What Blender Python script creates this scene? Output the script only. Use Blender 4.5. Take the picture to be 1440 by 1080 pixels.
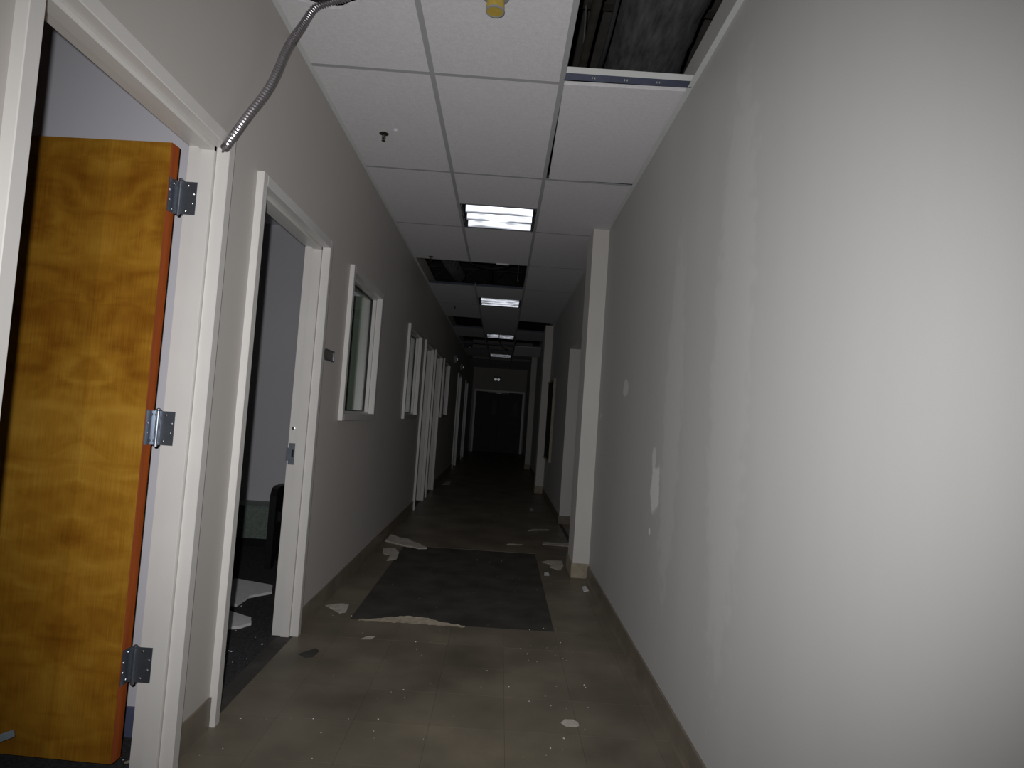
import bpy, bmesh, math, random
from mathutils import Vector, Matrix, noise as mnoise
random.seed(7)
for o in list(bpy.data.objects): bpy.data.objects.remove(o)
scene = bpy.context.scene
C = scene.collection

# ------------------------------------------------------------------ camera
PITCH, YAW, ROLL, LENS = 0.0508140905, 0.0135069333, 0.0694369884, 898.2/1440*36
EYE = Vector((0, 0, 1.245))
fw = Vector((math.sin(YAW)*math.cos(PITCH), math.cos(YAW)*math.cos(PITCH), math.sin(PITCH)))
rt0 = Vector((math.cos(YAW), -math.sin(YAW), 0)); up0 = rt0.cross(fw)
rt = math.cos(ROLL)*rt0 + math.sin(ROLL)*up0
up = -math.sin(ROLL)*rt0 + math.cos(ROLL)*up0
cam_d = bpy.data.cameras.new('camera'); cam = bpy.data.objects.new('camera', cam_d); C.objects.link(cam)
cam_d.sensor_width = 36; cam_d.lens = LENS; cam_d.clip_start = .01; cam_d.clip_end = 200
M = Matrix((rt, up, -fw)).transposed().to_4x4(); M.translation = EYE
cam.matrix_world = M
scene.camera = cam

# ------------------------------------------------------------------ world, flash, exposure
w = bpy.data.worlds.new('world'); scene.world = w; w.use_nodes = True
w.node_tree.nodes['Background'].inputs[0].default_value = (.5, .5, .6, 1)
w.node_tree.nodes['Background'].inputs[1].default_value = .004
# the photographer's flash, up and left of the lens: the only light in the building
fl_d = bpy.data.lights.new('camera_flash', 'SPOT'); fl = bpy.data.objects.new('camera_flash', fl_d); C.objects.link(fl)
fl_d.energy = 195; fl_d.spot_size = math.radians(108); fl_d.spot_blend = 1.0; fl_d.shadow_soft_size = .012
fl_d.color = (1, .995, .995)
FM = M.copy(); FM.translation = EYE - rt*.050 + up*.053
fl.matrix_world = FM
vs = scene.view_settings
vs.view_transform = 'Standard'; vs.look = 'None'; vs.gamma = 1; vs.use_curve_mapping = False; vs.exposure = 0

# ------------------------------------------------------------------ materials
def mat(name, col, rough=.6, metal=0, var=.06, vscale=3, bump=0, bscale=80, spec=.4, col2=None, vstretch=(1,1,1), per_obj=0, detail=5, dr=.27, world=False):
    m = bpy.data.materials.new(name); m.use_nodes = True
    nt = m.node_tree; N = nt.nodes; L = nt.links; b = N['Principled BSDF']
    b.inputs['Roughness'].default_value = rough; b.inputs['Metallic'].default_value = metal
    b.inputs['Specular IOR Level'].default_value = spec
    b.inputs['Diffuse Roughness'].default_value = dr
    tc = N.new('ShaderNodeTexCoord'); mp = N.new('ShaderNodeMapping'); mp.inputs['Scale'].default_value = vstretch
    src = N.new('ShaderNodeNewGeometry').outputs['Position'] if world else tc.outputs['Object']   # one continuous field across many tiles
    L.new(src, mp.inputs[0])
    n = N.new('ShaderNodeTexNoise'); n.inputs['Scale'].default_value = vscale; n.inputs['Detail'].default_value = detail
    L.new(mp.outputs[0], n.inputs['Vector'])
    r = N.new('ShaderNodeValToRGB'); e = r.color_ramp.elements
    e[0].position = .3; e[1].position = .72
    c2 = col2 or tuple(min(1, c*(1+var)) for c in col)
    c1 = tuple(c*(1-var) for c in col)
    e[0].color = (*c1, 1); e[1].color = (*c2, 1)
    L.new(n.outputs['Fac'], r.inputs[0])
    out = r.outputs[0]
    if per_obj:
        oi = N.new('ShaderNodeObjectInfo'); h = N.new('ShaderNodeHueSaturation')
        mr = N.new('ShaderNodeMapRange'); mr.inputs[3].default_value = 1-per_obj; mr.inputs[4].default_value = 1+per_obj
        L.new(oi.outputs['Random'], mr.inputs[0]); L.new(mr.outputs[0], h.inputs['Value']); L.new(out, h.inputs['Color'])
        out = h.outputs[0]
    L.new(out, b.inputs['Base Color'])
    if bump:
        n2 = N.new('ShaderNodeTexNoise'); n2.inputs['Scale'].default_value = bscale; n2.inputs['Detail'].default_value = 4
        L.new(src, n2.inputs['Vector'])
        bp = N.new('ShaderNodeBump'); bp.inputs['Strength'].default_value = bump; bp.inputs['Distance'].default_value = .004
        L.new(n2.outputs['Fac'], bp.inputs['Height']); L.new(bp.outputs[0], b.inputs['Normal'])
    m['out'] = 1
    return m

MT = {}
WALL = (.49, .462, .436)
MT['wall'] = mat('painted_wall', WALL, .5, dr=.2, var=.03, vscale=1.3, bump=.06, bscale=240, spec=.35)
MT['wall_right'] = mat('painted_wall_patched', (.435, .427, .418), .5, dr=.36, var=.03, vscale=1.1, bump=.06, bscale=240, spec=.35, vstretch=(1, 2.5, .5))
MT['pilaster'] = mat('pilaster_paint', (.66, .64, .61), .5, var=.03, vscale=2)
MT['room'] = mat('room_paint', (.68, .67, .72), .6, var=.03, vscale=1.2)
MT['frame'] = mat('frame_paint', (.74, .72, .695), .32, dr=0, var=.03, vscale=6, spec=.5)
MT['tile'] = mat('mineral_fibre_tile', (.72, .70, .715), .9, var=.05, vscale=60, bump=.5, bscale=350, spec=.1, per_obj=.03, world=True)
MT['tee'] = mat('grid_paint', (.40, .40, .405), .5, var=.04, vscale=8)
MT['angle'] = mat('wall_angle_paint', (.62, .63, .62), .5, var=.04, vscale=8)
MT['galv'] = mat('galvanised_web', (.045, .055, .09), .5, metal=.2, var=.15, vscale=20)
MT['conduit'] = mat('conduit_steel', (.40, .38, .40), .33, metal=.85, var=.1, vscale=30)
MT['steel'] = mat('hinge_steel', (.30, .33, .38), .38, metal=.9, var=.1, vscale=30)
MT['screw'] = mat('screw_steel', (.75, .76, .78), .25, metal=1, var=.05)
MT['vinyl'] = mat('vinyl_floor_tile', (.166, .143, .107), .45, var=.30, vscale=2.6, bump=.10, bscale=60, spec=.3, per_obj=.05, detail=8, world=True)
MT['sub'] = mat('adhesive_black_subfloor', (.066, .062, .056), .7, var=.3, vscale=5, bump=.4, bscale=90, spec=.2)
MT['carpet'] = mat('charcoal_carpet', (.060, .058, .062), .95, var=.35, vscale=90, bump=.6, bscale=300, spec=.05)
MT['base'] = mat('vinyl_cove_base', (.17, .145, .112), .4, var=.2, vscale=6)
MT['base_pale'] = mat('tan_cove_base', (.36, .31, .23), .5, var=.2, vscale=14)
MT['base_blue'] = mat('blue_grey_cove_base', (.10, .11, .19), .5, var=.15, vscale=8)
MT['flake'] = mat('plaster_flake', (.50, .46, .41), .85, var=.2, vscale=25)
MT['white'] = mat('white_fragment', (.72, .71, .72), .85, var=.06, vscale=30)
MT['dark'] = mat('dark_paint', (.03, .03, .032), .6, var=.2)
MT['black'] = mat('black_plastic', (.012, .012, .013), .45, var=.2)
MT['insul'] = mat('black_insulation', (.085, .083, .083), .7, var=.45, vscale=14, bump=.6, bscale=30, vstretch=(3, .5, 1))
MT['deck'] = mat('plenum_deck', (.09, .085, .08), .8, var=.3, vscale=4)
MT['block'] = mat('concrete_block', (.16, .14, .11), .9, var=.25, vscale=12)
MT['pipe'] = mat('iron_pipe', (.07, .065, .055), .5, metal=.4, var=.3, vscale=10)
MT['cabinet'] = mat('grey_green_laminate', (.20, .25, .22), .6, var=.25, vscale=70)
MT['locker'] = mat('pale_green_steel', (.62, .68, .60), .5, var=.04, vscale=2)
MT['lip'] = mat('torn_flooring', (.38, .33, .26), .85, var=.25, vscale=40)
MT['strip'] = mat('grey_blue_strip', (.30, .36, .41), .4, var=.1, vscale=20)
MT['doordark'] = mat('dark_stained_door', (.030, .024, .020), .5, var=.2, vscale=4)
MT['yellow'] = mat('yellow_cap_plastic', (.46, .33, .06), .45, var=.15, vscale=30)
MT['grey'] = mat('grey_plastic', (.30, .30, .31), .5, var=.1)
MT['sign'] = mat('sign_plate', (.11, .10, .09), .35, var=.2, vscale=20)
MT['bronze'] = mat('sprinkler_bronze', (.10, .08, .06), .4, metal=.8, var=.2)
MT['board'] = mat('cork_board', (.035, .030, .022), .9, var=.4, vscale=30)
MT['wire'] = mat('hanger_wire', (.35, .34, .33), .4, metal=.7, var=.1)
MT['bluebox'] = mat('blue_box_plastic', (.03, .04, .20), .5, var=.15)
MT['edge'] = mat('red_brown_door_edge', (.34, .075, .014), .4, var=.25, vscale=5, vstretch=(8, 8, .6))
MT['refl'] = mat('specular_louvre', (.82, .86, .95), .36, metal=1, var=.02, vscale=5)
MT['lhouse'] = mat('luminaire_housing', (.03, .03, .035), .5, var=.1)
MT['tube'] = mat('fluorescent_tube_glass', (.75, .77, .8), .2, var=.02, spec=.6)

# spackle patches on the right wall: painted-over repairs with a shape of their own
def patches(m, spots):
    nt = m.node_tree; N = nt.nodes; L = nt.links; b = N['Principled BSDF']
    src = b.inputs['Base Color'].links[0].from_socket
    tc = N.new('ShaderNodeTexCoord')
    nz = N.new('ShaderNodeTexNoise'); nz.inputs['Scale'].default_value = 14; L.new(tc.outputs['Object'], nz.inputs['Vector'])
    for (y, z, ry, rz, amt) in spots:
        s = N.new('ShaderNodeVectorMath'); s.operation = 'SUBTRACT'; s.inputs[1].default_value = (0, y, z); L.new(tc.outputs['Object'], s.inputs[0])
        d = N.new('ShaderNodeVectorMath'); d.operation = 'MULTIPLY'; d.inputs[1].default_value = (0, 1/ry, 1/rz); L.new(s.outputs[0], d.inputs[0])
        ln = N.new('ShaderNodeVectorMath'); ln.operation = 'LENGTH'; L.new(d.outputs[0], ln.inputs[0])
        ad = N.new('ShaderNodeMath'); ad.operation = 'ADD'; L.new(ln.outputs['Value'], ad.inputs[0]); L.new(nz.outputs['Fac'], ad.inputs[1])
        mr = N.new('ShaderNodeMapRange'); mr.interpolation_type = 'SMOOTHSTEP'
        mr.inputs[1].default_value = 1.25; mr.inputs[2].default_value = 1.5; mr.inputs[3].default_value = amt; mr.inputs[4].default_value = 0
        L.new(ad.outputs[0], mr.inputs[0])
        mx = N.new('ShaderNodeMix'); mx.data_type = 'RGBA'; L.new(mr.outputs[0], mx.inputs['Factor'])
        L.new(src, mx.inputs['A']); mx.inputs['B'].default_value = (.86, .85, .82, 1); src = mx.outputs['Result']
    L.new(src, b.inputs['Base Color'])
patches(MT['wall_right'], [(4.06, 1.48, .09, .065, .45), (3.21, 1.08, .045, .07, .4), (3.16, .93, .10, .13, .55), (3.22, .72, .02, .02, .8), (5.0, 1.3, .02, .02, .6),
                           (2.92, 1.3, .16, .9, .10), (2.2, 1.5, .2, 1.2, .08)])

# figured, book-matched veneer
def veneer():
    m = bpy.data.materials.new('figured_maple_veneer'); m.use_nodes = True
    nt = m.node_tree; N = nt.nodes; L = nt.links; b = N['Principled BSDF']
    b.inputs['Roughness'].default_value = .38; b.inputs['Specular IOR Level'].default_value = .35
    tc = N.new('ShaderNodeTexCoord'); sx = N.new('ShaderNodeSeparateXYZ'); L.new(tc.outputs['Object'], sx.inputs[0])
    # leaves of veneer mirrored about their seams (ping-pong = book match)
    pp = N.new('ShaderNodeMath'); pp.operation = 'PINGPONG'; pp.inputs[1].default_value = .232
    ad = N.new('ShaderNodeMath'); ad.operation = 'ADD'; ad.inputs[1].default_value = .23
    L.new(sx.outputs['X'], ad.inputs[0]); L.new(ad.outputs[0], pp.inputs[0])
    cb = N.new('ShaderNodeCombineXYZ'); L.new(pp.outputs[0], cb.inputs[0]); L.new(sx.outputs['Z'], cb.inputs[2])
    def noise(scale, st, det=4, dist=0):
        mp = N.new('ShaderNodeMapping'); mp.inputs['Scale'].default_value = st; L.new(cb.outputs[0], mp.inputs[0])
        n = N.new('ShaderNodeTexNoise'); n.inputs['Scale'].default_value = scale; n.inputs['Detail'].default_value = det; n.inputs['Distortion'].default_value = dist
        L.new(mp.outputs[0], n.inputs['Vector']); return n.outputs['Fac']
    big = noise(2.6, (1.0, 1, 1.3), 3, .8); grain = noise(60, (4, 1, .10), 3); curl = noise(7, (.8, 1, 1.9), 2, 1.2)
    def math_(op, a, bb):
        n = N.new('ShaderNodeMath'); n.operation = op
        for i, v in enumerate((a, bb)):
            if isinstance(v, (int, float)): n.inputs[i].default_value = v
            else: L.new(v, n.inputs[i])
        return n.outputs[0]
    f = math_('ADD', math_('MULTIPLY', big, .56), math_('ADD', math_('MULTIPLY', curl, .26), math_('MULTIPLY', grain, .18)))
    r = N.new('ShaderNodeValToRGB'); e = r.color_ramp.elements
    e[0].position = .37; e[0].color = (.255, .092, .007, 1); e[1].position = .64; e[1].color = (.57, .31, .042, 1)
    x = r.color_ramp.elements.new(.5); x.color = (.41, .19, .018, 1)
    L.new(f, r.inputs[0])
    # each leaf slightly different in tone
    fl_ = math_('FLOOR', math_('DIVIDE', ad.outputs[0], .232), 0)
    wn = N.new('ShaderNodeTexWhiteNoise'); wn.noise_dimensions = '1D'; L.new(fl_, wn.inputs['W'])
    h = N.new('ShaderNodeHueSaturation'); mr = N.new('ShaderNodeMapRange'); mr.inputs[3].default_value = .80; mr.inputs[4].default_value = 1.08
    L.new(wn.outputs['Value'], mr.inputs[0]); L.new(mr.outputs[0], h.inputs['Value']); L.new(r.outputs[0], h.inputs['Color'])
    L.new(h.outputs[0], b.inputs['Base Color'])
    return m
MT['veneer'] = veneer()

def glass():
    m = bpy.data.materials.new('window_glass'); m.use_nodes = True
    nt = m.node_tree; N = nt.nodes; L = nt.links
    N.remove(N['Principled BSDF']); out = N['Material Output']
    t = N.new('ShaderNodeBsdfTransparent'); t.inputs[0].default_value = (.95, .985, .96, 1)
    g = N.new('ShaderNodeBsdfGlossy'); g.inputs['Roughness'].default_value = .03
    lw = N.new('ShaderNodeLayerWeight'); lw.inputs[0].default_value = .5
    pw = N.new('ShaderNodeMath'); pw.operation = 'POWER'; pw.inputs[1].default_value = 5; L.new(lw.outputs['Facing'], pw.inputs[0])
    fr = N.new('ShaderNodeMath'); fr.operation = 'MULTIPLY_ADD'; fr.inputs[1].default_value = .94; fr.inputs[2].default_value = .04; L.new(pw.outputs[0], fr.inputs[0])
    mx = N.new('ShaderNodeMixShader'); L.new(fr.outputs[0], mx.inputs[0]); L.new(t.outputs[0], mx.inputs[1]); L.new(g.outputs[0], mx.inputs[2])
    L.new(mx.outputs[0], out.inputs[0]); return m
MT['glass'] = glass()

# ------------------------------------------------------------------ mesh helpers
class MB:
    def __init__(s): s.v = []; s.f = []
    def add(s, vs, fs):
        k = len(s.v); s.v += [tuple(v) for v in vs]; s.f += [tuple(i+k for i in f) for f in fs]; return s
    def box(s, x0, x1, y0, y1, z0, z1, R=None, at=None):
        vs = [Vector((x, y, z)) for x in (x0, x1) for y in (y0, y1) for z in (z0, z1)]
        if R is not None: vs = [R @ v for v in vs]
        if at is not None: vs = [v + Vector(at) for v in vs]
        return s.add(vs, [(0,1,3,2),(4,6,7,5),(0,4,5,1),(2,3,7,6),(0,2,6,4),(1,5,7,3)])
    def prism(s, poly, a, b, fn):            # poly: 2-D outline; fn(p,t) -> 3-D point
        n = len(poly); vs = [fn(p, a) for p in poly] + [fn(p, b) for p in poly]
        return s.add(vs, [tuple(range(n-1, -1, -1)), tuple(range(n, 2*n))] + [(i, (i+1) % n, n+(i+1) % n, n+i) for i in range(n)])
    def tube(s, pts, rad, n=8, cap=True):
        pts = [Vector(p) for p in pts]; rings = []
        t0 = (pts[1]-pts[0]).normalized(); u = t0.orthogonal().normalized()
        for i, p in enumerate(pts):
            t = (pts[min(i+1, len(pts)-1)] - pts[max(i-1, 0)]).normalized()
            u = (u - t*u.dot(t)).normalized(); v = t.cross(u)
            r = rad[i] if isinstance(rad, (list, tuple)) else rad
            rings.append([p + (u*math.cos(2*math.pi*k/n) + v*math.sin(2*math.pi*k/n))*r for k in range(n)])
        vs = [q for R in rings for q in R]; fs = []
        for i in range(len(rings)-1):
            for k in range(n): fs.append((i*n+k, i*n+(k+1) % n, (i+1)*n+(k+1) % n, (i+1)*n+k))
        if cap: fs += [tuple(range(n-1, -1, -1)), tuple((len(rings)-1)*n+k for k in range(n))]
        return s.add(vs, fs)
    def lathe(s, prof, c, n=16, R=None):      # prof: (r,z) list
        vs = []
        for r, z in prof:
            for k in range(n):
                p = Vector((r*math.cos(2*math.pi*k/n), r*math.sin(2*math.pi*k/n), z))
                vs.append((R @ p if R is not None else p) + Vector(c))
        fs = [(i*n+k, i*n+(k+1) % n, (i+1)*n+(k+1) % n, (i+1)*n+k) for i in range(len(prof)-1) for k in range(n)]
        fs += [tuple(range(n-1, -1, -1)), tuple((len(prof)-1)*n+k for k in range(n))]
        return s.add(vs, fs)
    def mesh(s, name, m, smooth=False, bevel=0):
        me = bpy.data.meshes.new(name); me.from_pydata(s.v, [], s.f)
        bm = bmesh.new(); bm.from_mesh(me); bmesh.ops.recalc_face_normals(bm, faces=bm.faces)
        if bevel: bmesh.ops.bevel(bm, geom=list(bm.edges), offset=bevel, segments=2, affect='EDGES', profile=.5)
        bm.to_mesh(me); bm.free()
        me.materials.append(MT[m] if isinstance(m, str) else m)
        if smooth:
            for p in me.polygons: p.use_smooth = True
            try: me.set_sharp_from_angle(angle=math.radians(40))
            except Exception: pass
        return me
    def build(s, name, m, parent=None, smooth=False, bevel=0):
        o = bpy.data.objects.new(name, s.mesh(name, m, smooth, bevel)); C.objects.link(o)
        if parent: o.parent = parent; o.matrix_parent_inverse = inv(parent)
        return o
def inv(p):
    m = Matrix.LocRotScale(p.location, p.rotation_euler, p.scale)
    q = p.parent
    if q: m = Matrix.LocRotScale(q.location, q.rotation_euler, q.scale) @ p.matrix_parent_inverse @ m
    return m.inverted()
def tag(o, label=None, cat=None, group=None, kind=None):
    if label: o['label'] = label
    if cat: o['category'] = cat
    if group: o['group'] = group
    if kind: o['kind'] = kind
    return o
def empty(name, loc=(0, 0, 0), rot=(0, 0, 0)):
    o = bpy.data.objects.new(name, None); C.objects.link(o); o.location = loc; o.rotation_euler = rot; o.empty_display_size = .1
    return o
def inst(me, name, loc, rot=(0, 0, 0), parent=None):
    o = bpy.data.objects.new(name, me); C.objects.link(o); o.location = loc; o.rotation_euler = rot
    if parent: o.parent = parent; o.matrix_parent_inverse = inv(parent)
    return o
def spline(pts, n):
    P = [Vector(p) for p in pts]; P = [2*P[0]-P[1]] + P + [2*P[-1]-P[-2]]; out = []
    for i in range(1, len(P)-2):
        for k in range(n):
            t = k/n; a, b, c, d = P[i-1:i+3]
            out.append(.5*((2*b) + (c-a)*t + (2*a-5*b+4*c-d)*t*t + (3*b-a-3*c+d)*t**3))
    out.append(P[-2]); return out

# ------------------------------------------------------------------ dimensions
XL, XR, H = -1.023, .781, 2.825          # corridor walls and ceiling height
XW = XL - .095                           # room side of the left wall
YB, YE = -1.5, 21.5                      # behind the camera / end of the corridor
DECK = 3.75
XA, XB = -.436, .174                     # main tees
DOORS = [(1.31, 2.155, 0, 2.08), (2.545, 3.46, 0, 2.08), (8.10, 8.92, 0, 2.08), (9.33, 10.2, 0, 2.08), (14.3, 15.2, 0, 2.08), (17.3, 18.2, 0, 2.08)]
WINS = [(4.10, 5.0, 1.205, 2.08), (6.66, 7.55, 1.205, 2.08), (10.72, 11.75, 1.205, 2.08)]

# ------------------------------------------------------------------ structure: floor
fb = MB().box(XL-.08, XR+.04, YB, YE+.3, -.12, -.003)
floor = tag(fb.build('floor', 'sub'), 'brown vinyl tiled corridor floor with a bare black strip', 'floor', kind='structure')
cols = [XL, -.80, -.50, -.20, .10, .40, .70, XR]
patch0, patch1 = 3.82, 6.05
tile_me = {}
def floor_tile(x0, x1, y0, y1):
    wx, wy = round(x1-x0, 3), round(y1-y0, 3)
    if (wx, wy) not in tile_me:
        g = .0004
        a, b = wx/2-g, wy/2-g; c = .0004
        mb = MB().add([(-a,-b,-.003),(a,-b,-.003),(a,b,-.003),(-a,b,-.003),(-a,-b,-c),(a,-b,-c),(a,b,-c),(-a,b,-c),(-a+c,-b+c,0),(a-c,-b+c,0),(a-c,b-c,0),(-a+c,b-c,0)],
            [(0,1,5,4),(1,2,6,5),(2,3,7,6),(3,0,4,7),(4,5,9,8),(5,6,10,9),(6,7,11,10),(7,4,8,11),(8,9,10,11)])
        tile_me[(wx, wy)] = mb.mesh('floor_tile', 'vinyl')
    o = inst(tile_me[(wx, wy)], 'floor_tile', ((x0+x1)/2, (y0+y1)/2, random.uniform(-.0003, .0004)), (random.uniform(-.001, .001), random.uniform(-.001, .001), 0), floor)
ys = [patch0-.305*k for k in range(8, 0, -1)] + [patch0]
while ys[-1] < 9.6: ys.append(ys[-1]+.305)
for i in range(len(ys)-1):
    for j in range(len(cols)-1):
        if patch0-.01 < ys[i] < patch1-.2 and 1 <= j <= 4: continue
        floor_tile(cols[j], cols[j+1], ys[i], ys[i+1])
mb = MB().box(XL, XR, ys[-1]+.001, YE, -.003, 0).box(XL, XR, YB, ys[0]-.001, -.003, 0)
tag(mb.build('floor_tile_field', 'vinyl', floor), kind='stuff')
# room floors beyond the left wall, alcove floor
rf = MB().box(-4.3, XL-.08, YB, YE, -.12, -.006)
tag(rf.build('floor_carpet', 'carpet'), 'charcoal carpet floor of the side rooms', 'floor', kind='structure')
af = MB().box(XR+.04, 2.2, 5.7, 8.1, -.12, 0)
tag(af.build('floor_alcove', 'vinyl'), 'brown vinyl floor of the alcove on the right', 'floor', kind='structure')

# ------------------------------------------------------------------ structure: walls
def holed_wall(mb, x0, x1, y0, y1, z0, z1, holes):
    y = y0
    for (a, b, c, d) in sorted(holes):
        mb.box(x0, x1, y, a, z0, z1)
        if c > z0+.01: mb.box(x0, x1, a, b, z0, c)
        mb.box(x0, x1, a, b, d, z1); y = b
    mb.box(x0, x1, y, y1, z0, z1)
g = .03
wl = MB(); holed_wall(wl, XW, XL, YB, YE, 0, 3.02, [(a-g, b+g, (c-g if c else 0), d+g) for a, b, c, d in DOORS+WINS])
tag(wl.build('wall_left', 'wall'), 'pale painted left wall with doorways and borrowed-light windows', 'wall', kind='structure')
wr = MB(); holed_wall(wr, XR, XR+.12, YB, YE, 0, 2.99, [(6.0, 7.74, 0, 2.115)])
tag(wr.build('wall_right', 'wall_right'), 'long pale painted right wall with patched plaster', 'wall', kind='structure')
tag(MB().box(XL-.1, XR+.12, YB-.12, YB, 0, DECK).build('wall_back_added', 'wall'), 'unseen wall added to close the corridor behind the viewer', 'wall', kind='structure')  # unseen end wall, added so the world ambient does not leak in
# end wall with double-door opening
we = MB(); we.box(XL-.1, -.90, YE, YE+.15, 0, DECK).box(.69, XR+.12, YE, YE+.15, 0, DECK).box(-.90, .69, YE, YE+.15, 2.04, DECK)
tag(we.build('wall_end', 'wall'), 'dim end wall above the dark double doors', 'wall', kind='structure')
# alcove on the right
al = MB().box(2.1, 2.2, 5.8, 8.0, 0, 2.6).box(XR+.12, 2.1, 5.7, 5.8, 0, 2.6).box(XR+.12, 2.1, 7.74, 7.86, 0, 2.6)
tag(al.build('wall_alcove', 'pilaster'), 'pale walls lining the alcove in the right wall', 'wall', kind='structure')
tag(MB().box(XR+.12, 2.2, 5.7, 8.0, 2.6, 2.7).build('ceiling_alcove', 'pilaster'), 'plain ceiling over the alcove on the right', 'ceiling', kind='structure')
tag(MB().box(XR-.001, XR+.121, 7.728, 7.739, .10, 2.115).build('trim_alcove', 'pilaster'), 'pale painted jamb at the far side of the alcove opening', 'trim', kind='structure')
# partitions and far wall of the side rooms
PART = [2.40, 5.76, 9.10, 12.6, 16.2, 19.4]
for i, y in enumerate(PART):
    tag(MB().box(-4.3, XW, y, y+.09, -.006, 2.83).build('wall_partition', 'room'),
        ['lavender grey partition wall just behind the open wooden door', 'grey room wall seen through the second doorway', 'room wall before the fourth doorway', 'room wall past the third window', 'room wall past the fifth doorway', 'room wall near the corridor end'][i], 'wall', kind='structure')
tag(MB().box(-4.4, -4.3, YB, YE, -.006, 2.9).build('wall_rooms', 'room'), 'far grey wall of the side rooms', 'wall', kind='structure')
tag(MB().box(-4.4, XW, YB, YE, 2.83, 2.93).build('ceiling_rooms', 'room'), 'plain ceiling of the side rooms', 'ceiling', kind='structure')
tag(MB().box(-4.4, XW, YB-.12, YB, -.006, 2.9).build('wall_rooms_back', 'room'), 'back wall of the first side room', 'wall', kind='structure')
# upper block wall and deck over the plenum
tag(MB().box(-4.5, 2.4, YB-.2, YE+.3, DECK, DECK+.15).build('ceiling_deck', 'deck'), 'dark structural deck above the dropped ceiling', 'deck', kind='structure')
tag(MB().box(1.30, 1.42, YB, YE, 2.8, DECK).box(-2.42, -2.30, YB, YE, 2.94, DECK).build('wall_plenum', 'deck'), 'dark block walls enclosing the space above the ceiling', 'wall', kind='structure')

# baseboards
def base_run(name, x0, x1, y0, y1, h=.10, m='base'):
    return MB().box(x0, x1, y0, y1, 0, h).build(name, m, bevel=.002)
edges = []
y = YB
for (a, b, c, d) in DOORS:
    edges.append((y, a-.062)); y = b+.062
edges.append((y, YE))
bl = MB()
for a, b in edges: bl.box(XL, XL+.009, a, b, 0, .112)
tag(bl.build('baseboard_left', 'base'), 'brown vinyl cove base along the left wall', 'baseboard', kind='structure')
br = MB().prism([(XR, 0), (XR-.022, 0), (XR-.014, .012), (XR-.010, .030), (XR-.009, .098), (XR, .10)], YB, 5.15, lambda p, t: (p[0], t, p[1]))
br.box(XR-.009, XR, 5.50, 6.0, 0, .1).box(XR-.009, XR, 7.74, 10.75, 0, .1).box(XR-.009, XR, 11.1, YE, 0, .1)
tag(br.build('baseboard_right', 'base'), 'brown vinyl cove base along the right wall', 'baseboard', kind='structure')
tag(MB().box(-4.3, XW-.02, 2.391, 2.40, -.006, .10).build('baseboard_room', 'base_blue'), 'blue grey cove base on the wall behind the wooden door', 'baseboard', kind='structure')
tag(MB().box(XR+.0, 2.1, 7.731, 7.74, 0, .10).build('baseboard_alcove', 'base'), 'brown cove base across the alcove jamb', 'baseboard', kind='structure')

# pilasters on the right wall
for (y0, y1, lab, prot) in [(5.15, 5.50, 'nearest pale pilaster standing out from the right wall', .131), (10.75, 11.1, 'second pale pilaster beside the dark notice board', .131), (15.5, 15.85, 'farthest pilaster in the dark by the end doors', .131)]:
    p = MB().box(XR-prot, XR+.02, y0, y1, 0, H).build('pilaster', 'pilaster', bevel=.003)
    tag(p, lab, 'pilaster', kind='structure')
    b = MB().box(XR-prot-.010, XR, y0-.010, y1+.010, 0, .115).build('cove_base', 'base_pale', p, bevel=.003)

# ------------------------------------------------------------------ door frames and windows
def frame_part(parent, name, side, y0, y1, z0, z1):
    prof = [(XW-.016, .060), (XW-.016, .016), (XL-.0640, .016), (XL-.0640, .024), (XL-.061, .024), (XL-.061, 0), (XL-.018, 0), (XL-.017, .001), (XL-.017, .022), (XL-.0145, .022), (XL-.0145, .015), (XL+.026, .016), (XL+.028, .019), (XL+.028, .058), (XL+.026, .060), (XL-.004, .060), (XL-.004, .045), (XW+.006, .045), (XW+.006, .060)]
    mb = MB()
    if side == 'near': mb.prism(prof, z0, z1, lambda p, t: (p[0], y0-p[1], t))
    if side == 'far': mb.prism(prof, z0, z1, lambda p, t: (p[0], y1+p[1], t))
    if side == 'head': mb.prism(prof, y0-.0155, y1+.0155, lambda p, t: (p[0], t, z1+p[1]))
    if side == 'sill': mb.prism(prof, y0-.0155, y1+.0155, lambda p, t: (p[0], t, z0-p[1]))
    return mb.build(name, 'frame', parent)
DL = ['white steel frame of the nearest doorway, with hinges and the wooden door', 'white steel frame of the second doorway, with a strike plate', 'white frame of the third doorway, past the second window', 'white frame of the fourth doorway, before the third window', 'dim frame of the fifth doorway far down the corridor', 'dimmest door frame by the corridor end']
screw_me = MB().lathe([(.0042, 0), (.0042, .0012), (.0025, .0022)], (0, 0, 0), 8).mesh('screw', 'screw')
for i, (a, b, c, d) in enumerate(DOORS):
    t = empty('trim_%d' % (i+1), (XL, (a+b)/2, 0)); tag(t, DL[i], 'door frame', kind='structure')
    frame_part(t, 'jamb', 'near', a, b, 0, d+.06); frame_part(t, 'jamb', 'far', a, b, 0, d+.06); frame_part(t, 'head', 'head', a, b, 0, d)
    if i >= 1:
        # strike plate in the rabbet of the far jamb
        y = b+.016
        sp = MB().box(-1.128, -1.096, y-.0018, y, .905, 1.02).box(-1.142, -1.128, y-.0018, y+.002, .925, .995).build('strike_plate', 'steel', t)
        MB().box(-1.112, -1.101, y-.0024, y-.0017, .945, .985).build('latch_hole', 'black', sp)
        MB().lathe([(.009, 0), (.009, .003), (.006, .004)], (-1.112, y-.004, 1.10), 12, Matrix.Rotation(math.pi/2, 3, 'X')).build('silencer', 'screw', t)
WL = ['white framed window in the left wall, the nearest of three', 'white framed window in the left wall, the middle of three', 'small dim white framed window, the farthest of three']
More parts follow.
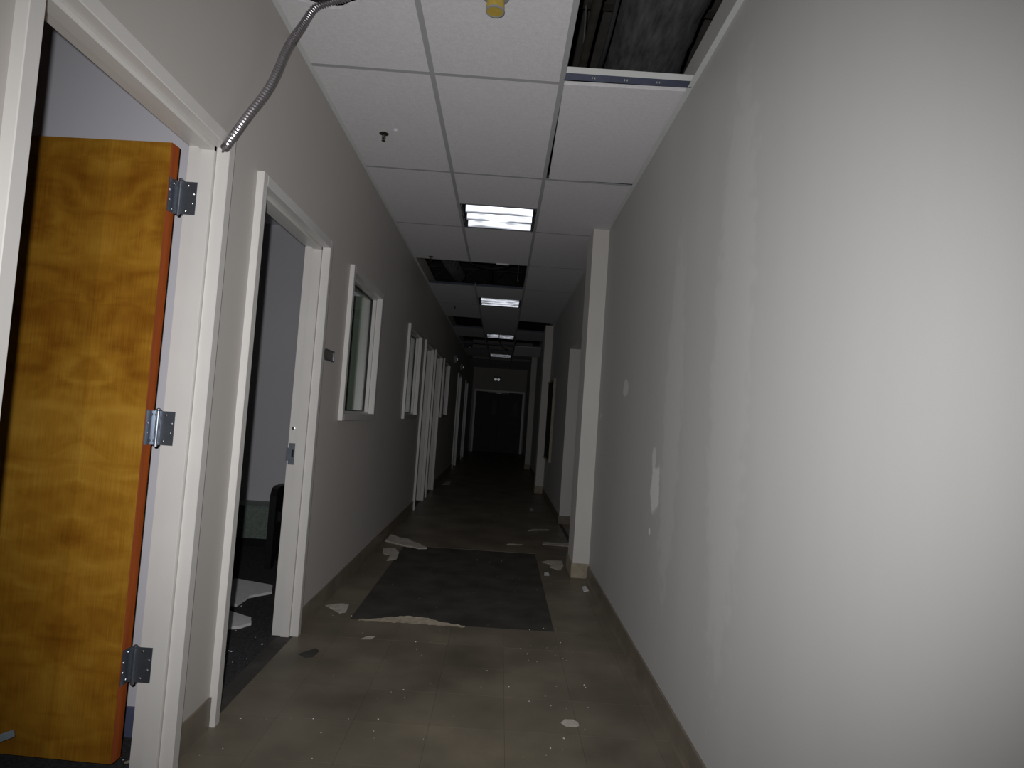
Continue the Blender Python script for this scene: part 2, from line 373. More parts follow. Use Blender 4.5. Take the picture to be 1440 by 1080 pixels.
for i, (a, b, c, d) in enumerate(WINS):
    t = empty('window_%d' % (i+1), (XL, (a+b)/2, c)); tag(t, WL[i], 'window', kind='structure')
    frame_part(t, 'jamb', 'near', a, b, c-.06, d+.06); frame_part(t, 'jamb', 'far', a, b, c-.06, d+.06)
    frame_part(t, 'head', 'head', a, b, c, d); frame_part(t, 'sill', 'sill', a, b, c, d)
    MB().box(XL-.058, XL-.052, a-.01, b+.01, c-.01, d+.01).build('pane', 'glass', t)
    MB().box(XL-.066, XL-.044, a, a+.006, c, d).box(XL-.066, XL-.044, b-.006, b, c, d).box(XL-.066, XL-.044, a, b, c, c+.006).box(XL-.066, XL-.044, a, b, d-.006, d).build('glazing_bead', 'black', t)

# end double doors
for k, (x0, x1) in enumerate([(-.885, -.107), (-.101, .677)]):
    t = MB().box(x0, x1, YE+.03, YE+.075, .01, 2.025).build('door_%d' % (k+2), 'doordark', bevel=.003)
    tag(t, ['dark double door leaf on the left at the corridor end', 'dark double door leaf on the right at the corridor end'][k], 'door', kind='structure')
    MB().box(x0+.1, x1-.1, YE+.012, YE+.03, 1.0, 1.03).build('push_bar', 'black', t)
    MB().box(x0+.50 if k else x1-.22, x0+.64 if k else x1-.08, YE+.026, YE+.032, 1.25, 1.75).build('vision_panel', 'black', t)
et = empty('trim_end', (-.1, YE, 0)); tag(et, 'painted steel frame around the end double doors', 'door frame', kind='structure')
MB().box(-.95, -.886, YE-.02, YE+.10, 0, 2.09).build('jamb', 'frame', et); MB().box(.678, .742, YE-.02, YE+.10, 0, 2.09).build('jamb', 'frame', et)
MB().box(-.886, .678, YE-.02, YE+.10, 2.028, 2.09).build('head', 'frame', et)
t = MB().box(-.49, .21, YE-.055, YE-.02, 1.975, 2.027).build('door_closer', 'grey'); tag(t, 'pale door closer bar on the head of the end doors', 'door closer')
MB().box(-.2, -.05, YE-.065, YE-.055, 1.985, 2.017).build('cover', 'steel', t)
t = MB().box(-.34, -.10, YE-.06, YE, 2.44, 2.56).build('emergency_light', 'grey', bevel=.006); tag(t, 'twin-head emergency light above the end double doors', 'emergency light')
for x in (-.27, -.17):
    MB().lathe([(.03, 0), (.045, .05), (.045, .055)], (x, YE-.06, 2.45), 12, Matrix.Rotation(math.pi/2, 3, 'X')).build('lamp_head', 'screw', t, smooth=True)

# ------------------------------------------------------------------ the open wooden door
HX, HY = -1.146, 2.168                      # hinge pin
door = empty('door_1', (HX, HY, 0), (0, 0, math.radians(-3.5))); tag(door, 'amber figured wood door standing open into the first room', 'door', kind='structure')
def dpart(mb, name, m, parent=door, **k):   # geometry given in the door's own axes: x away from the hinge is negative
    o = bpy.data.objects.new(name, mb.mesh(name, m, k.get('smooth', False), k.get('bevel', 0))); C.objects.link(o); o.parent = parent; return o
T0, T1, WD = -.043, .002, .84
dpart(MB().box(-.020-WD, -.0215, T0, T1, .045, 2.085), 'slab', 'veneer')
dpart(MB().box(-.0215, -.020, T0, T1, .045, 2.085), 'edge_band', 'edge')
for z in (1.912, 1.125, .345):
    # jamb leaf facing the corridor, door leaf on the edge, knuckle between
    h = dpart(MB().box(-.0195, -.0170, T0+.003, .0, z-.057, z+.057).box(-.0195, .0, -.001, .0015, z-.057, z+.057), 'hinge_leaf', 'steel')
    R = Matrix.Rotation(math.radians(3.5), 3, 'Z')
    jl = MB(); jl.box(.0, .053, .0, .0022, z-.057, z+.057, R)
    dpart(jl, 'hinge_leaf', 'steel')
    for k in range(5):
        kz = z-.057+k*.0228
        dpart(MB().lathe([(.0066, .0002), (.0066, .0226)], (-.001, -.004, kz), 12), 'knuckle', 'steel', smooth=True)
    dpart(MB().lathe([(.004, 0), (.007, .002), (.007, .006), (.003, .009)], (-.001, -.004, z+.057), 10).lathe([(.003, -.008), (.0062, -.005), (.0062, 0)], (-.001, -.004, z-.057), 10), 'pin_tip', 'steel', smooth=True)
    for (x, dz) in ((.022, .044), (.043, .016), (.041, -.016), (.020, -.044)):
        s = bpy.data.objects.new('screw', screw_me); C.objects.link(s); s.parent = door
        p = R @ Vector((x, 0, 0)); s.location = (p.x, p.y, z+dz); s.rotation_euler = (math.pi/2, 0, math.radians(3.5))
    for (yy, dz) in ((-.012, .044), (-.033, .016), (-.031, -.016), (-.012, -.044)):
        s = bpy.data.objects.new('screw', screw_me); C.objects.link(s); s.parent = door
        s.location = (-.0170, yy, z+dz); s.rotation_euler = (0, math.pi/2, 0)
# kick-down holder strap near the bottom of the door
t = MB().prism([(-.115, -.017), (.085, -.015), (.1, .010), (-.11, .017)], -.0015, .0015, lambda p, t: (p[0], t, p[1])).build('metal_strip', 'strip')
t.location = (-1.535, 2.075, .115); t.rotation_euler = (.5, math.radians(-24), 0)
tag(t, 'loose grey metal strip leaning at the foot of the wooden door', 'metal strip')

# ------------------------------------------------------------------ ceiling grid and tiles
rows = [-1.5, -.73, .49, 1.71, 2.933, 4.153, 5.373, 6.593, 7.86, 9.205, 10.47, 11.72, 13.07, 14.3, 15.6, 17.25, 18.5, 19.8, YE]
ceiling = MB()
def tee_x(mb, x, y0, y1):      # main tee along Y
    mb.box(x-.012, x+.012, y0, y1, H, H+.0012).box(x-.0008, x+.0008, y0, y1, H+.0012, H+.036).box(x-.003, x+.003, y0, y1, H+.036, H+.042)
tee_x(ceiling, XA, YB, 6.60); tee_x(ceiling, XA, 7.86, YE); tee_x(ceiling, XB, YB, YE)
ceil = ceiling.build('ceiling', 'tee'); tag(ceil, 'dropped ceiling grid of white mineral tiles with missing panels', 'ceiling', kind='structure')
MB().box(XL, XL+.022, YB, YE, H-.0005, H+.0008).box(XL, XL+.001, YB, YE, H, H+.022).build('wall_angle', 'angle', ceil)
MB().box(XR-.024, XR, YB, YE, H-.0005, H+.0008).box(XR-.001, XR, YB, YE, H, H+.022).build('wall_angle', 'angle', ceil)
SP = {'l': (XL, XA), 'm': (XA, XB), 'r': (XB, XR)}
ct_me = {}
def cross(col, y):
    x0, x1 = SP[col]; wdt = round(x1-x0-.024, 4); k = ('c', wdt)
    if k not in ct_me:
        h = wdt/2
        me = MB().box(-h, h, -.012, .012, 0, .0012).box(-h, h, -.0008, .0008, .0012, .03).mesh('cross_tee', 'tee')
        me.materials.append(MT['galv'])
        for p in me.polygons:
            if p.center.z > .0013: p.material_index = 1          # bare galvanised web over a painted flange
        ct_me[k] = me
    inst(ct_me[k], 'cross_tee', ((x0+x1)/2, y, H+.0004), (0, 0, 0), ceil)
def ctile(col, y0, y1, dz=0, rot=(0, 0, 0), dx=0, m='tile', shrink=0):
    x0, x1 = SP[col]; g = .003; wx, wy = round(x1-x0-.014-shrink, 3), round(y1-y0-.010, 3); k = (wx, wy)
    if k not in ct_me:
        a, b = wx/2, wy/2; e = .003
        mb = MB().add([(-a,-b,e),(a,-b,e),(a,b,e),(-a,b,e),(-a+e,-b+e,0),(a-e,-b+e,0),(a-e,b-e,0),(-a+e,b-e,0),(-a,-b,.016),(a,-b,.016),(a,b,.016),(-a,b,.016)],
            [(4,5,6,7),(0,1,5,4),(1,2,6,5),(2,3,7,6),(3,0,4,7),(0,1,9,8),(1,2,10,9),(2,3,11,10),(3,0,8,11),(8,9,10,11)])
        ct_me[k] = mb.mesh('ceiling_tile', m)
    return inst(ct_me[k], 'ceiling_tile', ((x0+x1)/2+dx, (y0+y1)/2, H+.0016+dz), rot, ceil)
missing = {'l': [7, 10, 12, 13, 15], 'm': [7, 12, 13, 15], 'r': [3, 10, 12, 13, 15]}
halflit = [5, 8, 11, 14]
lights_y = {5: (4.765, 5.365), 8: (8.60, 9.20), 11: (12.44, 13.06), 14: (16.45, 17.20)}
special = {('r', 4), ('l', 3)}
for i in range(len(rows)-1):
    y0, y1 = rows[i], rows[i+1]
    for col in 'lmr':
        if i > 0 and not (col == 'r' and i == 4):
            cross(col, y0)
        if i in missing[col] or (col, i) in special: continue
        if col == 'm' and i in halflit:
            ly = lights_y[i][0]; ctile(col, y0, ly); cross(col, ly)
        else: ctile(col, y0, y1)
# tile lifted out of its seat on the right, leaving a dark gap along the main tee
ctile('r', 2.93, 4.153, dz=.004, rot=(0, math.radians(-.6), math.radians(-.9)), dx=.008, shrink=.012)
# tile with a broken hole where the conduit comes through
def holed_tile():
    x0, x1, y0, y1 = XL+.006, XA-.007, 1.715, 2.925
    cx, cy = -.80, 2.375; mb = MB(); inner = []; outer = []
    angs = sorted([2*math.pi*k/40 for k in range(40)] + [math.atan2(y-cy, x-cx) % (2*math.pi) for x in (x0, x1) for y in (y0, y1)]); n = len(angs)
    for k in range(n):
        a = angs[k]; d = Vector((math.cos(a), math.sin(a)))
        rr = (.145+.02*mnoise.noise(Vector((d.x*2, d.y*2, 3)))) ; inner.append((cx+d.x*rr*1.1, cy+d.y*rr*.84))
        s = min(((x1-cx)/d.x if d.x > 1e-6 else (x0-cx)/d.x if d.x < -1e-6 else 9), ((y1-cy)/d.y if d.y > 1e-6 else (y0-cy)/d.y if d.y < -1e-6 else 9))
        outer.append((cx+d.x*s, cy+d.y*s))
    vs = [(x, y, H+.0016) for x, y in inner] + [(x, y, H+.0016) for x, y in outer] + [(x, y, H+.017) for x, y in inner] + [(x, y, H+.017) for x, y in outer]
    fs = []
    for k in range(n):
        j = (k+1) % n
        fs += [(k, j, n+j, n+k), (2*n+k, 3*n+k, 3*n+j, 2*n+j), (k, 2*n+k, 2*n+j, j), (n+k, n+j, 3*n+j, 3*n+k)]
    mb.add(vs, fs); return mb.build('ceiling_tile', 'tile', ceil)
holed_tile()
# twisted cross tee left hanging at the open bay, web turned to the viewer
ht = MB().box(-.297, .297, -.0008, .0008, .0, .036)
t = ht.build('cross_tee', 'galv', ceil); t.location = (.478, 2.885, H-.002); t.rotation_euler = (math.radians(38), 0, math.radians(-1)); t.matrix_parent_inverse = inv(ceil)
fl_ = MB().box(-.297, .297, -.0006, .0006, .0, .026).build('tee_flange', 'angle', ceil); fl_.location = (.478, 2.862, H+.018); fl_.rotation_euler = (math.radians(22), 0, math.radians(-1))
for k in range(3):
    for dx in (-.006, .006):
        sl = MB().box(-.0018, .0018, -.0016, -.0008, .010, .018).build('slot', 'screw', t); sl.location = (-.16+k*.15+dx, 0, 0); sl.matrix_parent_inverse = Matrix.Identity(4)

# ------------------------------------------------------------------ luminaires: mirrored parabolic louvres, tubes dark
def luminaire(y0, y1, lab):
    t = empty('ceiling_light', ((XA+XB)/2, (y0+y1)/2, H)); tag(t, lab, 'ceiling light', 'recessed louvre luminaires down the corridor')
    x0, x1 = XA+.014, XB-.014
    MB().box(x0, x1, y0+.008, y1-.004, H+.118, H+.125).box(x0, x0+.004, y0+.008, y1-.004, H-.001, H+.12).box(x1-.004, x1, y0+.008, y1-.004, H-.001, H+.12).box(x0, x1, y0+.008, y0+.012, H-.001, H+.12).box(x0, x1, y1-.008, y1-.004, H-.001, H+.12).build('housing', 'lhouse', t)
    n = 3; ya, yb = y0+.014, y1-.010; st = (yb-ya)/n
    xi0, xi1 = x0+.030, x1-.022
    for k in range(n+1):
        yc = ya+st*k; mb = MB(); S = 10; M2 = 28
        # curved mirror blade: thin at the lower lip, flaring upward on both sides
        for sgn in (-1, 1):
            if (k == 0 and sgn < 0) or (k == n and sgn > 0): continue
            vs = []
            for a in range(S+1):
                u = a/S; zz = H+.002+.078*u; off = .0015+.026*u**1.4
                for b in range(M2+1):
                    x = xi0+(xi1-xi0)*b/M2
                    wob = .0022*mnoise.noise(Vector((x*9, yc*7+sgn, u*2.5)))
                    vs.append((x, yc+sgn*off+wob, zz))
            fs = [(a*(M2+1)+b, a*(M2+1)+b+1, (a+1)*(M2+1)+b+1, (a+1)*(M2+1)+b) for a in range(S) for b in range(M2)]
            mb.add(vs, fs)
        mb.build('louvre_blade', 'refl', t, smooth=True)
    for k in range(n):
        yc = ya+st*(k+.5)
        MB().tube([(xi0, yc, H+.098), (xi1, yc, H+.098)], .0127, 10).build('tube', 'tube', t, smooth=True)
    return t
for i, lab in zip((5, 8, 11, 14), ['brightest louvred ceiling light, nearest in the corridor', 'second louvred ceiling light, past the open ceiling bay', 'third louvred ceiling light, with a wire hanging across it', 'farthest and smallest louvred ceiling light']):
    luminaire(*lights_y[i], lab)

# ------------------------------------------------------------------ things on the ceiling
def sprinkler(x, y, lab):
    t = empty('sprinkler_head', (x, y, H)); tag(t, lab, 'sprinkler', 'pendant sprinkler heads in the left tile row')
    MB().lathe([(.027, -.001), (.027, -.003), (.014, -.005)], (x, y, H), 18).build('escutcheon', 'bronze', t, smooth=True)
    MB().lathe([(.0075, -.005), (.0075, -.016), (.005, -.020), (.005, -.030), (.007, -.033)], (x, y, H), 10).build('body', 'bronze', t, smooth=True)
    MB().tube([(x-.008, y, H-.014), (x-.010, y, H-.028), (x-.003, y, H-.042)], .002, 6).tube([(x+.008, y, H-.014), (x+.010, y, H-.028), (x+.003, y, H-.042)], .002, 6).build('yoke', 'bronze', t)
    MB().lathe([(.0115, -.042), (.0115, -.0435)], (x, y, H), 12).build('deflector', 'bronze', t)
sprinkler(-.79, 3.63, 'pendant sprinkler head nearest, beside a white plug')
sprinkler(-.83, 6.50, 'pendant sprinkler head at the edge of the open ceiling bay')
sprinkler(-.80, 9.45, 'small pendant sprinkler head before the dark second gap')
t = MB().lathe([(.012, 0), (.013, -.004), (.009, -.010), (.004, -.013)], (-.712, 3.565, H), 10).build('white_plug', 'white', smooth=True); tag(t, 'small white plug in the tile beside the nearest sprinkler', 'plug')
t = MB().lathe([(.015, 0), (.015, -.012), (.01, -.02)], (-.86, 15.2, H), 10).build('smoke_detector', 'screw', smooth=True); tag(t, 'tiny pale detector glinting far down the ceiling', 'detector')
# yellow capped sensor at the top of the frame
cx, cy = -.130, 2.335
t = empty('yellow_cap', (cx, cy, H)); tag(t, 'yellow ribbed protective cap hanging under the middle tile', 'cap')
MB().lathe([(.052, 0), (.052, -.006), (.047, -.012), (.032, -.015)], (cx, cy, H), 24).build('flange', 'grey', t, smooth=True)
mb = MB(); n = 40
prof = [(.0315, -.012), (.0325, -.040), (.0335, -.046), (.0325, -.064)]
vs = []
for r, z in prof:
    for k in range(n):
        rr = r*(1+(.022 if k % 2 else 0)*(1 if z > -.05 else 0)); vs.append((cx+rr*math.cos(2*math.pi*k/n), cy+rr*math.sin(2*math.pi*k/n), H+z))
fs = [(i*n+k, i*n+(k+1) % n, (i+1)*n+(k+1) % n, (i+1)*n+k) for i in range(len(prof)-1) for k in range(n)] + [tuple(range((len(prof)-1)*n, len(prof)*n))]
mb.add(vs, fs).build('cap_body', 'yellow', t)
MB().lathe([(.0330, -.058), (.0352, -.060), (.0352, -.066), (.031, -.0665), (.031, -.0625)], (cx, cy, H), 24).build('cap_rim', 'grey', t, smooth=True)

# flexible conduit
path = spline([(-.655, 2.42, 2.88), (-.72, 2.46, 2.853), (-.785, 2.468, 2.836), (-.845, 2.455, 2.795), (-.885, 2.44, 2.71), (-.917, 2.40, 2.60), (-.938, 2.32, 2.404), (-.970, 2.22, 2.232), (-.980, 2.10, 2.069)], 60)
# resample evenly
acc = [0]
for a, b in zip(path, path[1:]): acc.append(acc[-1]+(b-a).length)
def at(s):
    for i in range(len(acc)-1):
        if acc[i+1] >= s: return path[i].lerp(path[i+1], (s-acc[i])/max(1e-9, acc[i+1]-acc[i]))
    return path[-1]
pts, rad = [], []; s = 0
while s < acc[-1]:
    u = s/acc[-1]; pitch = .0105+.0095*max(0, u-.35)/.65; lo = .0104-.0016*u     # the armour is stretched open towards its torn end
    for fr, r in ((0, lo), (.20, .0143), (.38, .0151), (.56, .0143), (.76, lo)):
        if s+fr*pitch < acc[-1]: pts.append(at(s+fr*pitch)); rad.append(r)
    s += pitch
t = MB().tube(pts, rad, 12).build('flexible_conduit', 'conduit', smooth=False)
tag(t, 'ribbed flexible metal conduit dropping from the ceiling to the door frame corner', 'conduit')
e = pts[-1]; d = (pts[-1]-pts[-4]).normalized()
MB().tube([e-d*.001, e+d*.010, e+d*.026], [.0085, .006, .0012], 6).build('torn_end', 'conduit', t)
t = MB().box(-.652, -.50, 2.30, 2.50, H+.020, H+.13).build('junction_box', 'bluebox', bevel=.006); tag(t, 'dark blue box above the hole where the conduit comes out', 'box')

# ------------------------------------------------------------------ above the ceiling: what shows through the open bays
mb = MB(); S, A = 60, 14
vs = []
for i in range(S+1):
    y = -.6+i*5.4/S
    for k in range(A+1):
        a = math.pi*(-.15+1.3*k/A); wob = .020*mnoise.noise(Vector((y*1.5, k*.9, 2)))+.010*mnoise.noise(Vector((y*7, k*2.1, 5)))
        vs.append((.60+.5*(y-2)*.06-(.21+wob)*math.cos(a), y, 3.24-(.17+wob)*math.sin(a)))
fs = [(i*(A+1)+k, i*(A+1)+k+1, (i+1)*(A+1)+k+1, (i+1)*(A+1)+k) for i in range(S) for k in range(A)]
t = mb.add(vs, fs).build('insulated_duct', 'insul', smooth=True); tag(t, 'wrinkled black insulated duct above the open bay', 'duct')
mod = t.modifiers.new('thick', 'SOLIDIFY'); mod.thickness = .01
JOISTS = [.9, 2.1, 3.3, 4.5, 7.3, 8.7, 11.0, 13.4]
for (x, z, r, y0, y1, lab) in [(.30, 3.12, .022, -1, 5, 'thin iron pipe above the open bay, beside the duct'), (.20, 3.35, .045, -1, 12, 'thick iron pipe high above the open bay'), (-.3, 3.3, .03, 5.5, 14, 'dark iron pipe crossing above the left ceiling gap')]:
    t = MB().tube([(x, y0, z), (x, y1, z)], r, 12).build('pipe', 'pipe', smooth=True); tag(t, lab, 'pipe')
    for yy in JOISTS:
        if y0 < yy < y1: MB().tube([(x, yy, z), (x, yy, 3.458)], .005, 6).build('hanger_rod', 'wire', t)
for k, y in enumerate(JOISTS):
    t = empty('steel_joist', (-.1, y, 3.5)); tag(t, ['first', 'second', 'third', 'fourth', 'fifth', 'sixth', 'seventh', 'eighth'][k] + ' steel joist from the front, spanning under the dark deck', 'joist', 'steel joists above the ceiling')
    MB().box(-2.28, 1.28, y-.03, y+.03, 3.46, 3.47).build('bottom_chord', 'pipe', t); MB().box(-2.28, 1.28, y-.03, y+.03, 3.735, 3.748).build('top_chord', 'pipe', t)
    zz = [(-2.15+.25*q, y, 3.475 if q % 2 else 3.73) for q in range(14)]
    MB().tube(zz, .010, 6).build('lattice_web', 'pipe', t)
for k, (pp, r, lab) in enumerate([([(.345, 1.2, 3.30), (.35, 2.0, 3.12), (.36, 2.5, 3.00), (.355, 3.0, 2.96), (.345, 3.6, 3.2)], .010, 'slack black cable hanging beside the duct'),
                                  ([(-.9, 6.8, 3.4), (-.6, 7.0, 3.0), (-.3, 7.25, 2.92), (.0, 7.4, 3.02), (.12, 7.5, 3.25)], .007, 'grey cable looping across the left ceiling gap'),
                                  ([(-.75, 6.7, 3.5), (-.55, 7.1, 3.05), (-.5, 7.5, 3.1), (-.4, 8.2, 3.5)], .006, 'thin cable drooping in the left ceiling gap'),
                                  ([(-.15, 12.6, 2.9), (-.14, 12.5, 2.70), (-.06, 12.55, 2.60), (.05, 12.7, 2.56)], .008, 'loose wire dangling below the third ceiling light')]):
    t = MB().tube(spline(pp, 12), r, 6).build('cable', 'dark', smooth=True); tag(t, lab, 'cable')
# corrugated flexible duct in the second bay
pts2 = spline([(-.88, 6.9, 3.5), (-.80, 7.1, 3.12), (-.72, 7.6, 3.02), (-.70, 8.6, 3.1)], 40)
t = MB().tube(pts2, [.075 if i % 4 < 2 else .085 for i in range(len(pts2))], 14).build('flexible_duct', 'insul'); tag(t, 'corrugated flexible duct above the left ceiling gap', 'duct')
t = MB().tube([(.075, 7.3, 3.46), (.08, 7.22, 2.80)], .0035, 6).build('hanger_wire', 'wire'); tag(t, 'pale hanger wire dangling in the left ceiling gap', 'wire')
MB().tube([(.08, 7.22, 2.80), (.088, 7.22, 2.785), (.082, 7.22, 2.775)], .0035, 6).build('wire_hook', 'wire', t)
t = MB().prism([(-.06, 0), (.02, -.008), (.07, .004), (.03, .018), (-.03, .016)], 0, .012, lambda p, q: (-.10+p[0], 6.575+p[1], H-.013+q)).build('broken_tile_scrap', 'white'); tag(t, 'broken white tile scrap hanging at the edge of the ceiling gap', 'tile scrap')
# fallen tile sagging on the right, far back
t = MB().box(-.29, .29, -.3, .3, 0, .016).build('sagging_tile', 'tile'); t.location = (.48, 14.1, H-.13); t.rotation_euler = (math.radians(-14), 0, 0); tag(t, 'sagging ceiling tile hanging down far along the right', 'ceiling tile')

# ------------------------------------------------------------------ things on the walls
t = empty('name_plate', (XL, 3.70, 1.525)); tag(t, 'small dark name plate on the left wall beside the second doorway', 'sign')
MB().box(XL, XL+.006, 3.60, 3.80, 1.492, 1.556).build('plate', 'sign', t, bevel=.0015)
MB().box(XL+.006, XL+.009, 3.60, 3.80, 1.548, 1.556).box(XL+.006, XL+.009, 3.60, 3.80, 1.492, 1.500).box(XL+.006, XL+.009, 3.795, 3.80, 1.50, 1.548).build('holder_rail', 'steel', t)
t = empty('notice_board', (XR, 10.05, 1.2)); tag(t, 'dark notice board with a thin pale edge on the right wall', 'notice board')
MB().box(XR-.02, XR, 9.55, 10.74, .63, 1.83).build('panel', 'board', t)
MB().box(XR-.035, XR, 9.51, 9.55, .60, 1.86).box(XR-.03, XR, 9.55, 10.74, 1.83, 1.86).box(XR-.03, XR, 9.55, 10.74, .60, .63).build('frame', 'base_pale', t)
for (y, z, lab) in [(12.9, 2.32, 'small pale wall device high on the left wall, nearer of two'), (14.9, 2.31, 'small pale wall device high on the left wall, farther of two')]:
    t = empty('wall_strobe', (XL, y, z)); tag(t, lab, 'wall device')
    MB().box(XL, XL+.05, y-.05, y+.05, z-.075, z+.075).build('housing', 'grey', t, bevel=.006)
    MB().box(XL+.05, XL+.075, y-.03, y+.03, z-.03, z+.03).build('lens', 'screw', t, bevel=.006)

# ------------------------------------------------------------------ things in the rooms
t = empty('low_cabinet', (-2.3, 5.62, 0)); tag(t, 'low grey green cabinet in the room behind the second doorway', 'cabinet')
MB().box(-2.9, -1.64, 5.48, 5.75, .07, .335).build('body', 'cabinet', t, bevel=.004); MB().box(-2.85, -1.66, 5.53, 5.74, -.006, .07).build('toe_kick_shade', 'black', t)  # toe kick coloured black to stand for the shadow under the cabinet
MB().box(-2.92, -1.62, 5.478, 5.755, .335, .345).build('top', 'cabinet', t, bevel=.003)
t = empty('black_chair', (-1.40, 5.1, 0)); tag(t, 'black chair half hidden behind the second door frame', 'chair')
for x in (-1.675, -1.19):
    out = [(4.82, -.005), (4.88, -.005), (4.92, .10), (5.02, .10), (5.08, -.005), (5.14, -.005), (5.13, .53), (5.10, .585), (5.06, .60), (4.90, .60), (4.85, .585), (4.82, .53)]
    MB().prism(out, x, x+.05, lambda p, q: (q, p[0], p[1])).build('side_panel', 'black', t)
MB().box(-1.625, -1.19, 4.84, 5.12, .33, .42).build('seat', 'black', t, bevel=.015)
mb = MB(); vs = []
for i in range(9):
    u = i/8; zz = .40+.42*u; hw = .20-.03*u**4
    for k in range(9):
        v = -1+2*k/8; vs.append((-1.407+hw*v, 5.10+.02*(1-v*v)+.05*u, zz))
fs = [(i*9+k, i*9+k+1, (i+1)*9+k+1, (i+1)*9+k) for i in range(8) for k in range(8)]
b = mb.add(vs, fs).build('backrest', 'black', t, smooth=True); md = b.modifiers.new('t', 'SOLIDIFY'); md.thickness = .035
t = empty('tall_locker', (-1.38, 5.5, 0)); tag(t, 'tall pale green locker seen through the nearest window', 'locker')
MB().box(-1.60, -1.15, 5.32, 5.68, -.006, 2.22).build('body', 'locker', t, bevel=.003)
for x in (-1.595, -1.37):
    d = MB().box(x, x+.215, 5.302, 5.32, .06, 2.19).build('locker_door', 'locker', t, bevel=.003)
    MB().box(x+.175, x+.19, 5.29, 5.302, 1.0, 1.12).build('handle', 'steel', d)

# ------------------------------------------------------------------ debris
def shard(name, pts, z, th, m, lab, cat, group=None, jit=.004, rot=None, curl=0):
    # ragged flat piece from an outline, with thickness and uneven height
    out = []
    for i in range(len(pts)):
        a = Vector(pts[i]); b = Vector(pts[(i+1) % len(pts)]); n = max(1, int((b-a).length/.02))
        for k in range(n):
            p = a.lerp(b, k/n); out.append((p.x+random.uniform(-jit, jit)*.5, p.y+random.uniform(-jit, jit)*.5))
    cx = sum(p[0] for p in out)/len(out); cy = sum(p[1] for p in out)/len(out); n = len(out)
    zt = lambda p: z+th+curl*max(0, mnoise.noise(Vector((p[0]*6, p[1]*6, 1.7))))
    vs = [(p[0], p[1], z+max(0, zt(p)-z-th)) for p in out] + [(p[0], p[1], zt(p)) for p in out] + [(cx, cy, z), (cx, cy, z+th)]
    fs = []
    for i in range(n):
        j = (i+1) % n; fs += [(i, j, n+j, n+i), (2*n, j, i), (2*n+1, n+i, n+j)]
    o = MB().add(vs, fs).build(name, m); tag(o, lab, cat, group); return o
G = 'tile and plaster fragments on the corridor floor'
shard('floor_fragment', [(-1.0, 4.03), (-.955, 4.07), (-.91, 4.09), (-.865, 4.08), (-.85, 3.93), (-.88, 3.90)], 0, .003, 'flake', 'pale heart-shaped fragment by the left edge of the black strip', 'fragment', G)
shard('floor_fragment', [(-1.0, 6.05), (-.99, 6.28), (-.90, 6.22), (-.78, 6.12), (-.66, 5.98), (-.58, 5.82), (-.66, 5.80), (-.85, 5.93)], 0, .014, 'flake', 'long pale plank fragment across the far left corner of the black strip', 'fragment', G, curl=.02)
shard('floor_fragment', [(-.96, 5.75), (-.86, 5.78), (-.80, 5.62), (-.78, 5.36), (-.85, 5.30), (-.86, 5.50), (-.93, 5.55)], 0, .004, 'flake', 'jagged pale fragment left of the black strip', 'fragment', G)
shard('floor_fragment', [(.44, 5.62), (.52, 5.55), (.50, 5.44), (.58, 5.36), (.62, 5.52), (.63, 5.72), (.5, 5.70)], 0, .003, 'flake', 'pale fragment beside the foot of the nearest pilaster', 'fragment', G)
shard('floor_fragment', [(.38, 7.10), (.50, 7.18), (.64, 7.24), (.62, 7.30), (.45, 7.25)], 0, .004, 'flake', 'thin pale strip on the floor before the alcove', 'fragment', G)
shard('floor_fragment', [(.50, 6.40), (.78, 6.38), (.78, 6.55), (.52, 6.52)], 0, .004, 'flake', 'pale strip running into the alcove floor', 'fragment', G)
shard('floor_fragment', [(.695, 4.74), (.735, 4.78), (.73, 4.90), (.70, 4.87)], 0, .006, 'white', 'small white chip beside the right cove base', 'fragment', G)
shard('floor_fragment', [(.43, 5.16), (.475, 5.17), (.47, 5.25), (.44, 5.24)], 0, .004, 'white', 'tiny white chip right of the black strip', 'fragment', G)
shard('floor_fragment', [(.47, 8.6), (.53, 8.65), (.52, 8.95), (.48, 8.85)], 0, .004, 'flake', 'dim fragment far down the floor, right side', 'fragment', G)
shard('floor_fragment', [(-.93, 11.0), (-.8, 11.1), (-.82, 11.6), (-.9, 11.5)], 0, .004, 'flake', 'dim fragment far down by the left wall', 'fragment', G)
shard('floor_fragment', [(.14, 6.28), (.28, 6.30), (.30, 6.34), (.16, 6.34)], 0, .004, 'flake', 'faint sliver just past the black strip', 'fragment', G)
shard('round_stain_chip', [(.373+.036*math.cos(a*.5236), 2.70+.034*math.sin(a*.5236)) for a in range(12)], 0, .0006, 'flake', 'round pale spot stuck to the floor near the right wall', 'spot', jit=.008)
shard('floor_fragment', [(-.92, 3.24), (-.86, 3.33), (-.83, 3.30), (-.84, 3.21), (-.87, 3.20)], .0006, .0012, 'sub', 'dark wedge of missing tile beside the second doorway', 'fragment', G, jit=.002)
shard('floor_fragment', [(-.665, 3.50), (-.64, 3.55), (-.60, 3.55), (-.61, 3.51)], 0, .003, 'flake', 'small oval chip in front of the black strip', 'fragment', G)
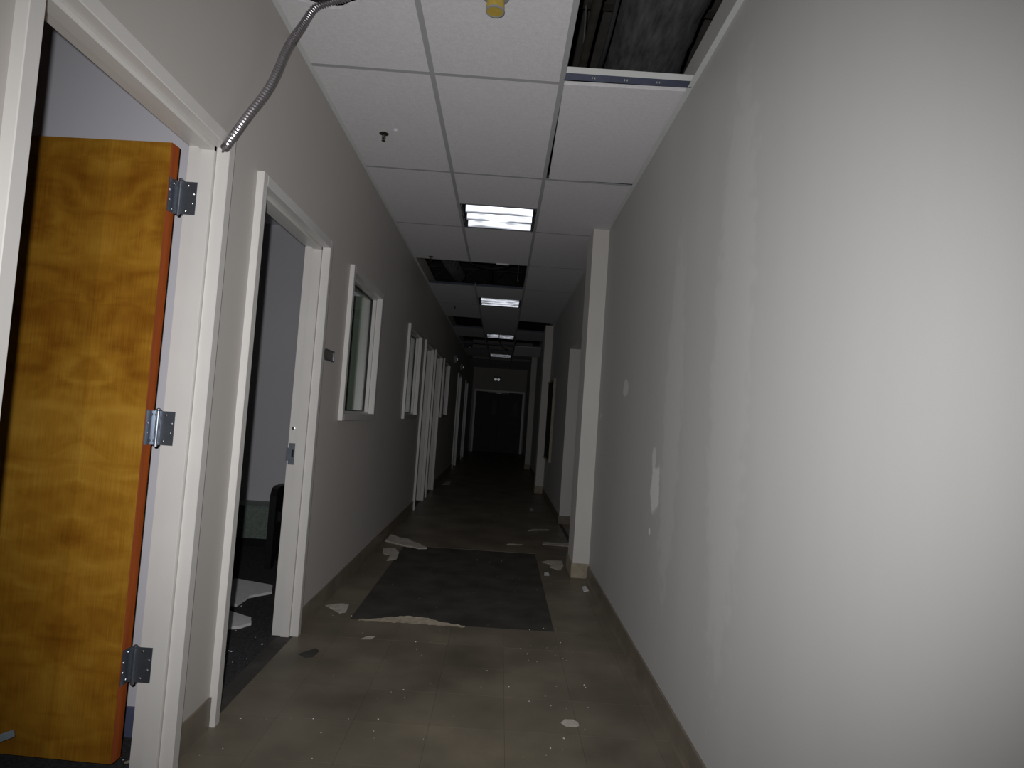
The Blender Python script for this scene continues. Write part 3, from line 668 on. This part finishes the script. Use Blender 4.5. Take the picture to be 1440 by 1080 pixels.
# torn, curled lip of flooring along the front of the black strip
lip = MB(); n = 60; vs = []
for i in range(n+1):
    u = i/n; x = -.745+.62*u
    e = max(0, 1-abs((u-.5)/.5)); e = e*e*(3-2*e)
    yy = patch0-.005+.016*mnoise.noise(Vector((x*9, 0, 3)))+.014*mnoise.noise(Vector((x*38, 0, 9)))+.05*e
    zz = .001+.019*e+.005*max(0, mnoise.noise(Vector((x*22, 1, 3))))
    vs += [(x, yy-.015-.05*e, .0012), (x, yy-.022*e-.006, .0015+zz*.35), (x, yy, .003+zz), (x, yy+.003, .001+zz), (x, yy-.02, .0005)]
fs = [(i*5+k, i*5+k+1, (i+1)*5+k+1, (i+1)*5+k) for i in range(n) for k in range(4)]
o = lip.add(vs, fs).build('torn_floor_edge', 'lip', smooth=True); tag(o, 'torn pale curled flooring edge along the front of the black strip', 'flooring')
# room debris
shard('ceiling_tile_piece', [(-1.74, 4.47), (-1.45, 4.37), (-1.40, 4.22), (-1.50, 4.10), (-1.50, 3.92), (-1.75, 3.95)], -.006, .016, 'white', 'large white tile piece on the dark room carpet', 'tile piece', 'broken ceiling tiles on the room carpet')
shard('ceiling_tile_piece', [(-1.50, 3.80), (-1.33, 3.70), (-1.30, 3.62), (-1.34, 3.55), (-1.52, 3.50)], -.006, .016, 'white', 'smaller white tile piece on the room carpet near the doorway', 'tile piece', 'broken ceiling tiles on the room carpet')
t = MB().tube([(-1.165, 2.20, .012), (-1.12, 2.215, .02), (-1.06, 2.225, .045)], [.004, .007, .004], 6).build('splinter', 'base_pale'); tag(t, 'pale wood splinter lying at the foot of the nearest door frame', 'splinter')
shard('threshold_rubble', [(-1.22, 2.10), (-1.05, 2.13), (-1.03, 2.07), (-1.10, 2.0), (-1.24, 2.02)], 0, .012, 'dark', 'dark rubble at the threshold under the wooden door', 'rubble', curl=.02)
# crumbs: too many and too small to count
cr = MB()
def crumb(x, y, z, s):
    a = random.uniform(0, 6.28); R = Matrix.Rotation(a, 3, 'Z')
    vs = [R @ Vector((s*math.cos(k*2.094), s*.7*math.sin(k*2.094), 0)) + Vector((x, y, z)) for k in range(3)] + [Vector((x, y, z+s*.7))]
    cr.add(vs, [(0,2,1),(0,1,3),(1,2,3),(2,0,3)])
for k in range(190): crumb(random.uniform(-.98, .74), 2+6.5*random.random()**1.4, 0, random.choice([.002, .002, .003, .003, .005]))
for k in range(25): crumb(random.uniform(.2, .5), random.uniform(2.4, 3.9), 0, random.choice([.003, .005]))
for k in range(40): crumb(random.uniform(-1.75, -1.12), random.uniform(3.0, 4.75), -.006, random.choice([.003, .005, .007]))
for k in range(10): crumb(random.uniform(-1.4, -1.1), random.uniform(2.0, 2.3), -.006, .004)
tag(cr.build('plaster_crumbs', 'white'), 'scattered white plaster crumbs over the floor', 'crumbs', kind='stuff')
